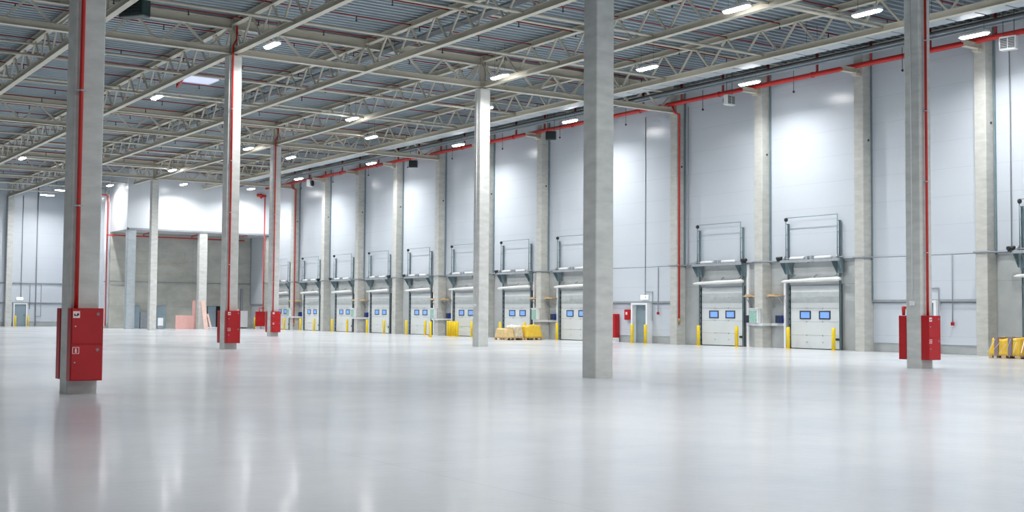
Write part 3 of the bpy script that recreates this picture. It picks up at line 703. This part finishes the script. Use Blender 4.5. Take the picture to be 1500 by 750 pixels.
# floor-standing red cabinet half hidden by the middle column
def floor_cabinet(loc, rz, label):
    t = thing('hydrant_cabinet', label, 'fire cabinet', loc, None, rz)   # front -y
    mk('body', box(B(), -.4, .4, -.3, 0, .24, 1.55, .01), M_redc, t); d = mk('door', box(B(), -.38, .38, -.314, -.3, .26, 1.53, .005), M_redc, t)
    mk('pictogram', box(B(), .2, .34, -.319, -.314, 1.33, 1.47), M_redc, d)
    for a in (-.38, .1):
        bm = B(); box(bm, a, a+.28, -.3, 0, 0, .02); box(bm, a, a+.28, -.3, 0, .2, .24); box(bm, a, a+.04, -.3, 0, .02, .2); box(bm, a+.24, a+.28, -.3, 0, .02, .2); box(bm, a+.12, a+.16, -.3, 0, .02, .2); mk('foot', bm, M_white, t)
    return t
floor_cabinet((-52.12, YW-.06, 0), 0, 'red floor-standing cabinet on white feet beside the thick middle column')
floor_cabinet((-100.35, 41.4, 0), PI/2, 'red floor-standing cabinet at the right end of the recess')
line('riser_pipe', [(-100.2, 41.65, 1.5), (-100.2, 41.65, 4.9), (-100.2, 41.65, 11.6)], .055, M_red, 'red riser rising from the floor cabinet along the mezzanine edge', 'pipe')
line('pipe_elbow', [(-99.95, 41.2, 1.52), (-99.95, 41.2, 1.85), (-99.95, 41.65, 1.85)], .05, M_red, 'red pipe bend on top of the far floor-standing cabinet', 'pipe')
t = thing('valve', 'red pipe valve at the top right corner of the mezzanine front', 'valve', (-100.0, 41.55, 11.75)); mk('body', tube(B(), [(0, .1, 0), (0, -.7, .05)], .13, 10), M_red, t); mk('flange', tube(B(), [(0, -.3, -.02), (0, -.38, -.02)], .22, 12), M_red, t)
# red downpipes on wall columns 4 and 12
for k, z0, l in ((4, 1.35, 'red downpipe on the wall column right of the pedestrian door'), (12, .6, 'thin red downpipe on the far wall column')):
    t = thing('riser_pipe', l, 'pipe', (kx(k)+.31, YW-.5, 0)); mk('pipe', tube(B(), [(0, 0, z0), (0, 0, 11.9), (-.1, -.25, 12.0), (-.1, -.38, 12.35)], .05, 10), M_red, t); mk('end_fitting', tube(B(), [(0, 0, z0-.3), (0, 0, z0)], .055, 10), M_brass, t)

# ------------------------------------------------------------------ recess contents
line('recess_pipe', [(XR+.5, YB-.5, 8.0), (XR+.5, 41.5, 8.0)], .06, M_red, 'horizontal red pipe high on the concrete recess wall', 'pipe')
for y, l in ((32.3, 'left'), (36.6, 'middle'), (40.3, 'right')): line('recess_pipe', [(XR+.5, y, 8.06), (XR+.5, y, 8.22), (XB-.6, y, 8.22)], .04, M_red, 'red branch pipe under the mezzanine, %s of three' % l, 'pipe', 'branch pipes under the mezzanine')
line('riser_pipe', [(XR+.2, YB-.35, .2), (XR+.2, YB-.35, 11.4), (XR+.2, YB-.9, 11.5)], .05, M_red, 'red riser at the left corner of the recess', 'pipe')
t = thing('downpipe', 'white downpipe at the left corner of the recess', 'pipe', (XR-.5, YB-.3, 0)); mk('pipe', tube(B(), [(0, 0, .1), (0, 0, 12)], .1, 10), M_white, t); mk('clamp', tube(B(), [(0, 0, 4), (0, 0, 4.06)], .12, 10), M_grey, t)
line('wall_conduit', [(XR+.1, YB, 4.05), (XR+.1, 42.3, 4.05)], .035, M_grey, 'grey conduit across the concrete recess wall')
for y0, y1, z1, M, l in ((31.5, 32.1, 1.98, M_bluegrey, 'blue-grey cabinet in the recess right of the corner post'), (32.15, 33.2, 1.4, M_grey, 'low pale grey cabinet in the recess behind the plain far column'), (33.55, 34.4, 1.98, M_bluegrey, 'blue-grey cabinet in the recess right of the plain far column')):
    t = thing('metal_cabinet', l, 'cabinet', (XR, (y0+y1)/2, 0)); h = (y1-y0)/2
    mk('body', box(B(), .01, .5, -h, h, 0, z1, .01), M, t); mk('door', box(B(), .5, .515, -h+.03, h-.03, .05, z1-.04, .005), M, t)
t = thing('doorway', 'dark open doorway with blue-grey leaf in the recess wall', 'doorway', (XR, 39.2, 0), kind='thing')
mk('opening', box(B(), 0, .03, -.9, .45, .1, 2.0), M_black, t); mk('leaf', box(B(), .03, .09, -.85, -.1, .12, 1.98), M_bluegrey, t); mk('threshold', box(B(), 0, .5, -.95, .6, 0, .12), M_paper, t)
# pink boards
def board(label, M, loc, size, rx=0, rz=0, tilt=0):
    bm = B(); box(bm, -.03, .03, -size[0]/2, size[0]/2, 0, size[1], .004)
    o = mk('insulation_board', bm, M, None, loc, rz); o.rotation_euler = (rx, tilt, rz); return tag(o, label, 'board', 'pink insulation boards')
board('wide pink board standing on the floor beside the mezzanine post', M_pink, (-100.9, 34.87, 0), (1.66, 1.16))
board('narrow tall pink board standing left of the pale mezzanine post', M_pink, (-100.95, 35.66, 0), (.3, 2.46))
board('tall pale pink board leaning on the right of the mezzanine post', M_pinkl, (-99.5, 36.25, 0), (.36, 2.46), math.radians(5), math.radians(0), math.radians(-8))
board('short pale pink board leaning beside the blue-grey doorway leaf', M_pinkl, (-99.9, 36.85, 0), (.16, 1.35), math.radians(12), 0, math.radians(-10))
board('long pink board edge leaning beside the bright red-piped column', M_pink, (-99.8, 40.4-1.2, 0), (.2, 1.75), 0, 0, math.radians(-6))
o = mk('paper_sheet', box(B(), 0, .01, -.22, .22, .3, .95), M_paper, None, (XB-.05+.3, 32.45, 0)); 
bm = B(); box(bm, -.02, .0, -.24, .24, 0, .97); o2 = mk('backing_board', bm, M_grey, o); tag(o, 'white paper sheet on a stand at the foot of plain far column', 'paper')
# electrical cabinets beside column B in the recess
t = thing('electrical_cabinet', 'pale grey electrical cabinet on the wall right of the red-piped column', 'cabinet', (XR+.05, 41.7, 0)); mk('body', box(B(), 0, .35, -.55, .3, .1, 1.6, .01), M_white, t); mk('cable_duct', box(B(), 0, .2, -.3, -.1, 1.6, 3.6), M_grey, t)

# ------------------------------------------------------------------ pallets
def pallet(parent, L, W):
    bm = B()
    for y in (-W/2+.06, 0, W/2-.06): box(bm, -L/2, L/2, y-.05, y+.05, 0, .02)
    for x in (-L/2+.07, 0, L/2-.07):
        for y in (-W/2+.06, 0, W/2-.06): box(bm, x-.07, x+.07, y-.05, y+.05, .02, .11)
    for i in range(7): a = -L/2+L*i/7; box(bm, a+.01, a+L/7-.01, -W/2, W/2, .11, .135)
    return mk('deck', bm, M_wood, parent)
def lump(bm, x0, x1, y0, y1, z0, z1, amp, seed, n=6):
    """soft wrapped load: a subdivided box whose top and sides bulge unevenly"""
    t = bmesh.new(); box(t, x0, x1, y0, y1, z0, z1); bmesh.ops.subdivide_edges(t, edges=t.edges[:], cuts=n, use_grid_fill=True)
    rnd = random.Random(seed); ph = [rnd.uniform(0, 6) for _ in range(6)]
    for v in t.verts:
        a, b, c = (v.co.x-x0)/(x1-x0), (v.co.y-y0)/(y1-y0), (v.co.z-z0)/(z1-z0)
        e = 1-.09*((2*a-1)**8+(2*b-1)**8)*c
        v.co.x = (x0+x1)/2+(v.co.x-(x0+x1)/2)*e; v.co.y = (y0+y1)/2+(v.co.y-(y0+y1)/2)*e
        v.co.z += c*amp*(math.sin(5*a+ph[0])+math.sin(6*b+ph[1])+.6*math.sin(13*a+9*b+ph[2]))
        v.co.x += amp*.35*math.sin(9*c+7*b+ph[3]); v.co.y += amp*.35*math.sin(8*c+6*a+ph[4])
    for f in t.faces: f.smooth = True
    join(bm, t)
def pal_thing(loc, rz, label, L=1.2, W=1.2):
    t = thing('pallet', label, 'pallet', loc, 'wooden pallets under wrapped goods', rz); pallet(t, L, W); return t
def load(name, parts, loc, label, rz=0):
    t = thing(name, label, 'wrapped load', loc, None, rz)
    for nm, M, dims, amp, sd in parts:
        bm = B(); lump(bm, *dims, amp, sd); mk(nm, bm, M, t)
    return t
px, py = -57.75, 39.15
pal_thing((px, py, 0), 0, 'wooden pallet carrying the tan cartons, left one of the middle pair', 1.2, 1.3)
pal_thing((px, py+1.36, 0), 0, 'wooden pallet carrying the yellow sacks, right one of the middle pair', 1.2, 1.3)
load('carton_load', [('carton', M_carton, (-.55, .58, -.64, .0, 0, .52), .012, 1)], (px, py, .137), 'tan film-wrapped cartons at the left on the middle pallets')
load('wrapped_load', [('film_wrap', M_film, (-.55, .58, .02, .62, 0, .62), .03, 2), ('film_top', M_paper, (-.45, .45, .1, .58, .62, .7), .02, 3)], (px, py, .137), 'taller grey-cream film-wrapped goods in the middle of the pallets')
load('sack_load', [('sack_stack', M_yfilm, (-.56, .58, -.6, .62, 0, .68), .035, 5)], (px, py+1.36, .137), 'yellow wrapped sacks on the right of the middle pallets')
for i, (x, y, h, l) in enumerate(((-26.45, 40.45, .62, 'yellow strapped sacks on a pallet at the right edge'), (-25.1, 40.9, .95, 'taller yellow strapped sacks at the very right edge'))):
    pal_thing((x, y, 0), .08, 'wooden pallet under the %s yellow sacks at right' % ('front' if i == 0 else 'rear'))
    t = load('sack_load', [('sack_stack', M_yfilm, (-.6, .6, -.6, .6, 0, h), .025, 11+i)], (x, y, .137), l, .08)
    for a in (-.28, .25):
        bm = B(); box(bm, a-.07, a+.07, -.64, .64, 0, h+.03); mk('strap', bm, M_band, t)
    bm = B()
    for s in range(5): bar(bm, (-.6+.25*s, -.645, .1+.1*(s % 2)), (-.3+.2*s, -.645, h*.95-.1*(s % 3)), .03, .006, side=(0, 1, 0))
    for s in range(4): bar(bm, (.645, -.55+.25*s, .1+.12*(s % 2)), (.645, -.3+.25*s, h*.95-.1*(s % 2)), .03, .006, side=(1, 0, 0))
    mk('film_strips', bm, M_paper, t)

# ------------------------------------------------------------------ world and view
W = bpy.data.worlds.new('world'); bpy.context.scene.world = W; W.use_nodes = True
W.node_tree.nodes['Background'].inputs[0].default_value = (.8, .86, .95, 1); W.node_tree.nodes['Background'].inputs[1].default_value = .3
sc = bpy.context.scene
sc.view_settings.view_transform = 'Standard'; sc.view_settings.look = 'None'; sc.view_settings.gamma = 1; sc.view_settings.use_curve_mapping = False
sc.view_settings.exposure = 0.1
cy = sc.cycles; cy.max_bounces = 8; cy.diffuse_bounces = 5; cy.glossy_bounces = 3; cy.sample_clamp_indirect = 6; cy.use_denoising = True
cy.caustics_reflective = False; cy.caustics_refractive = False
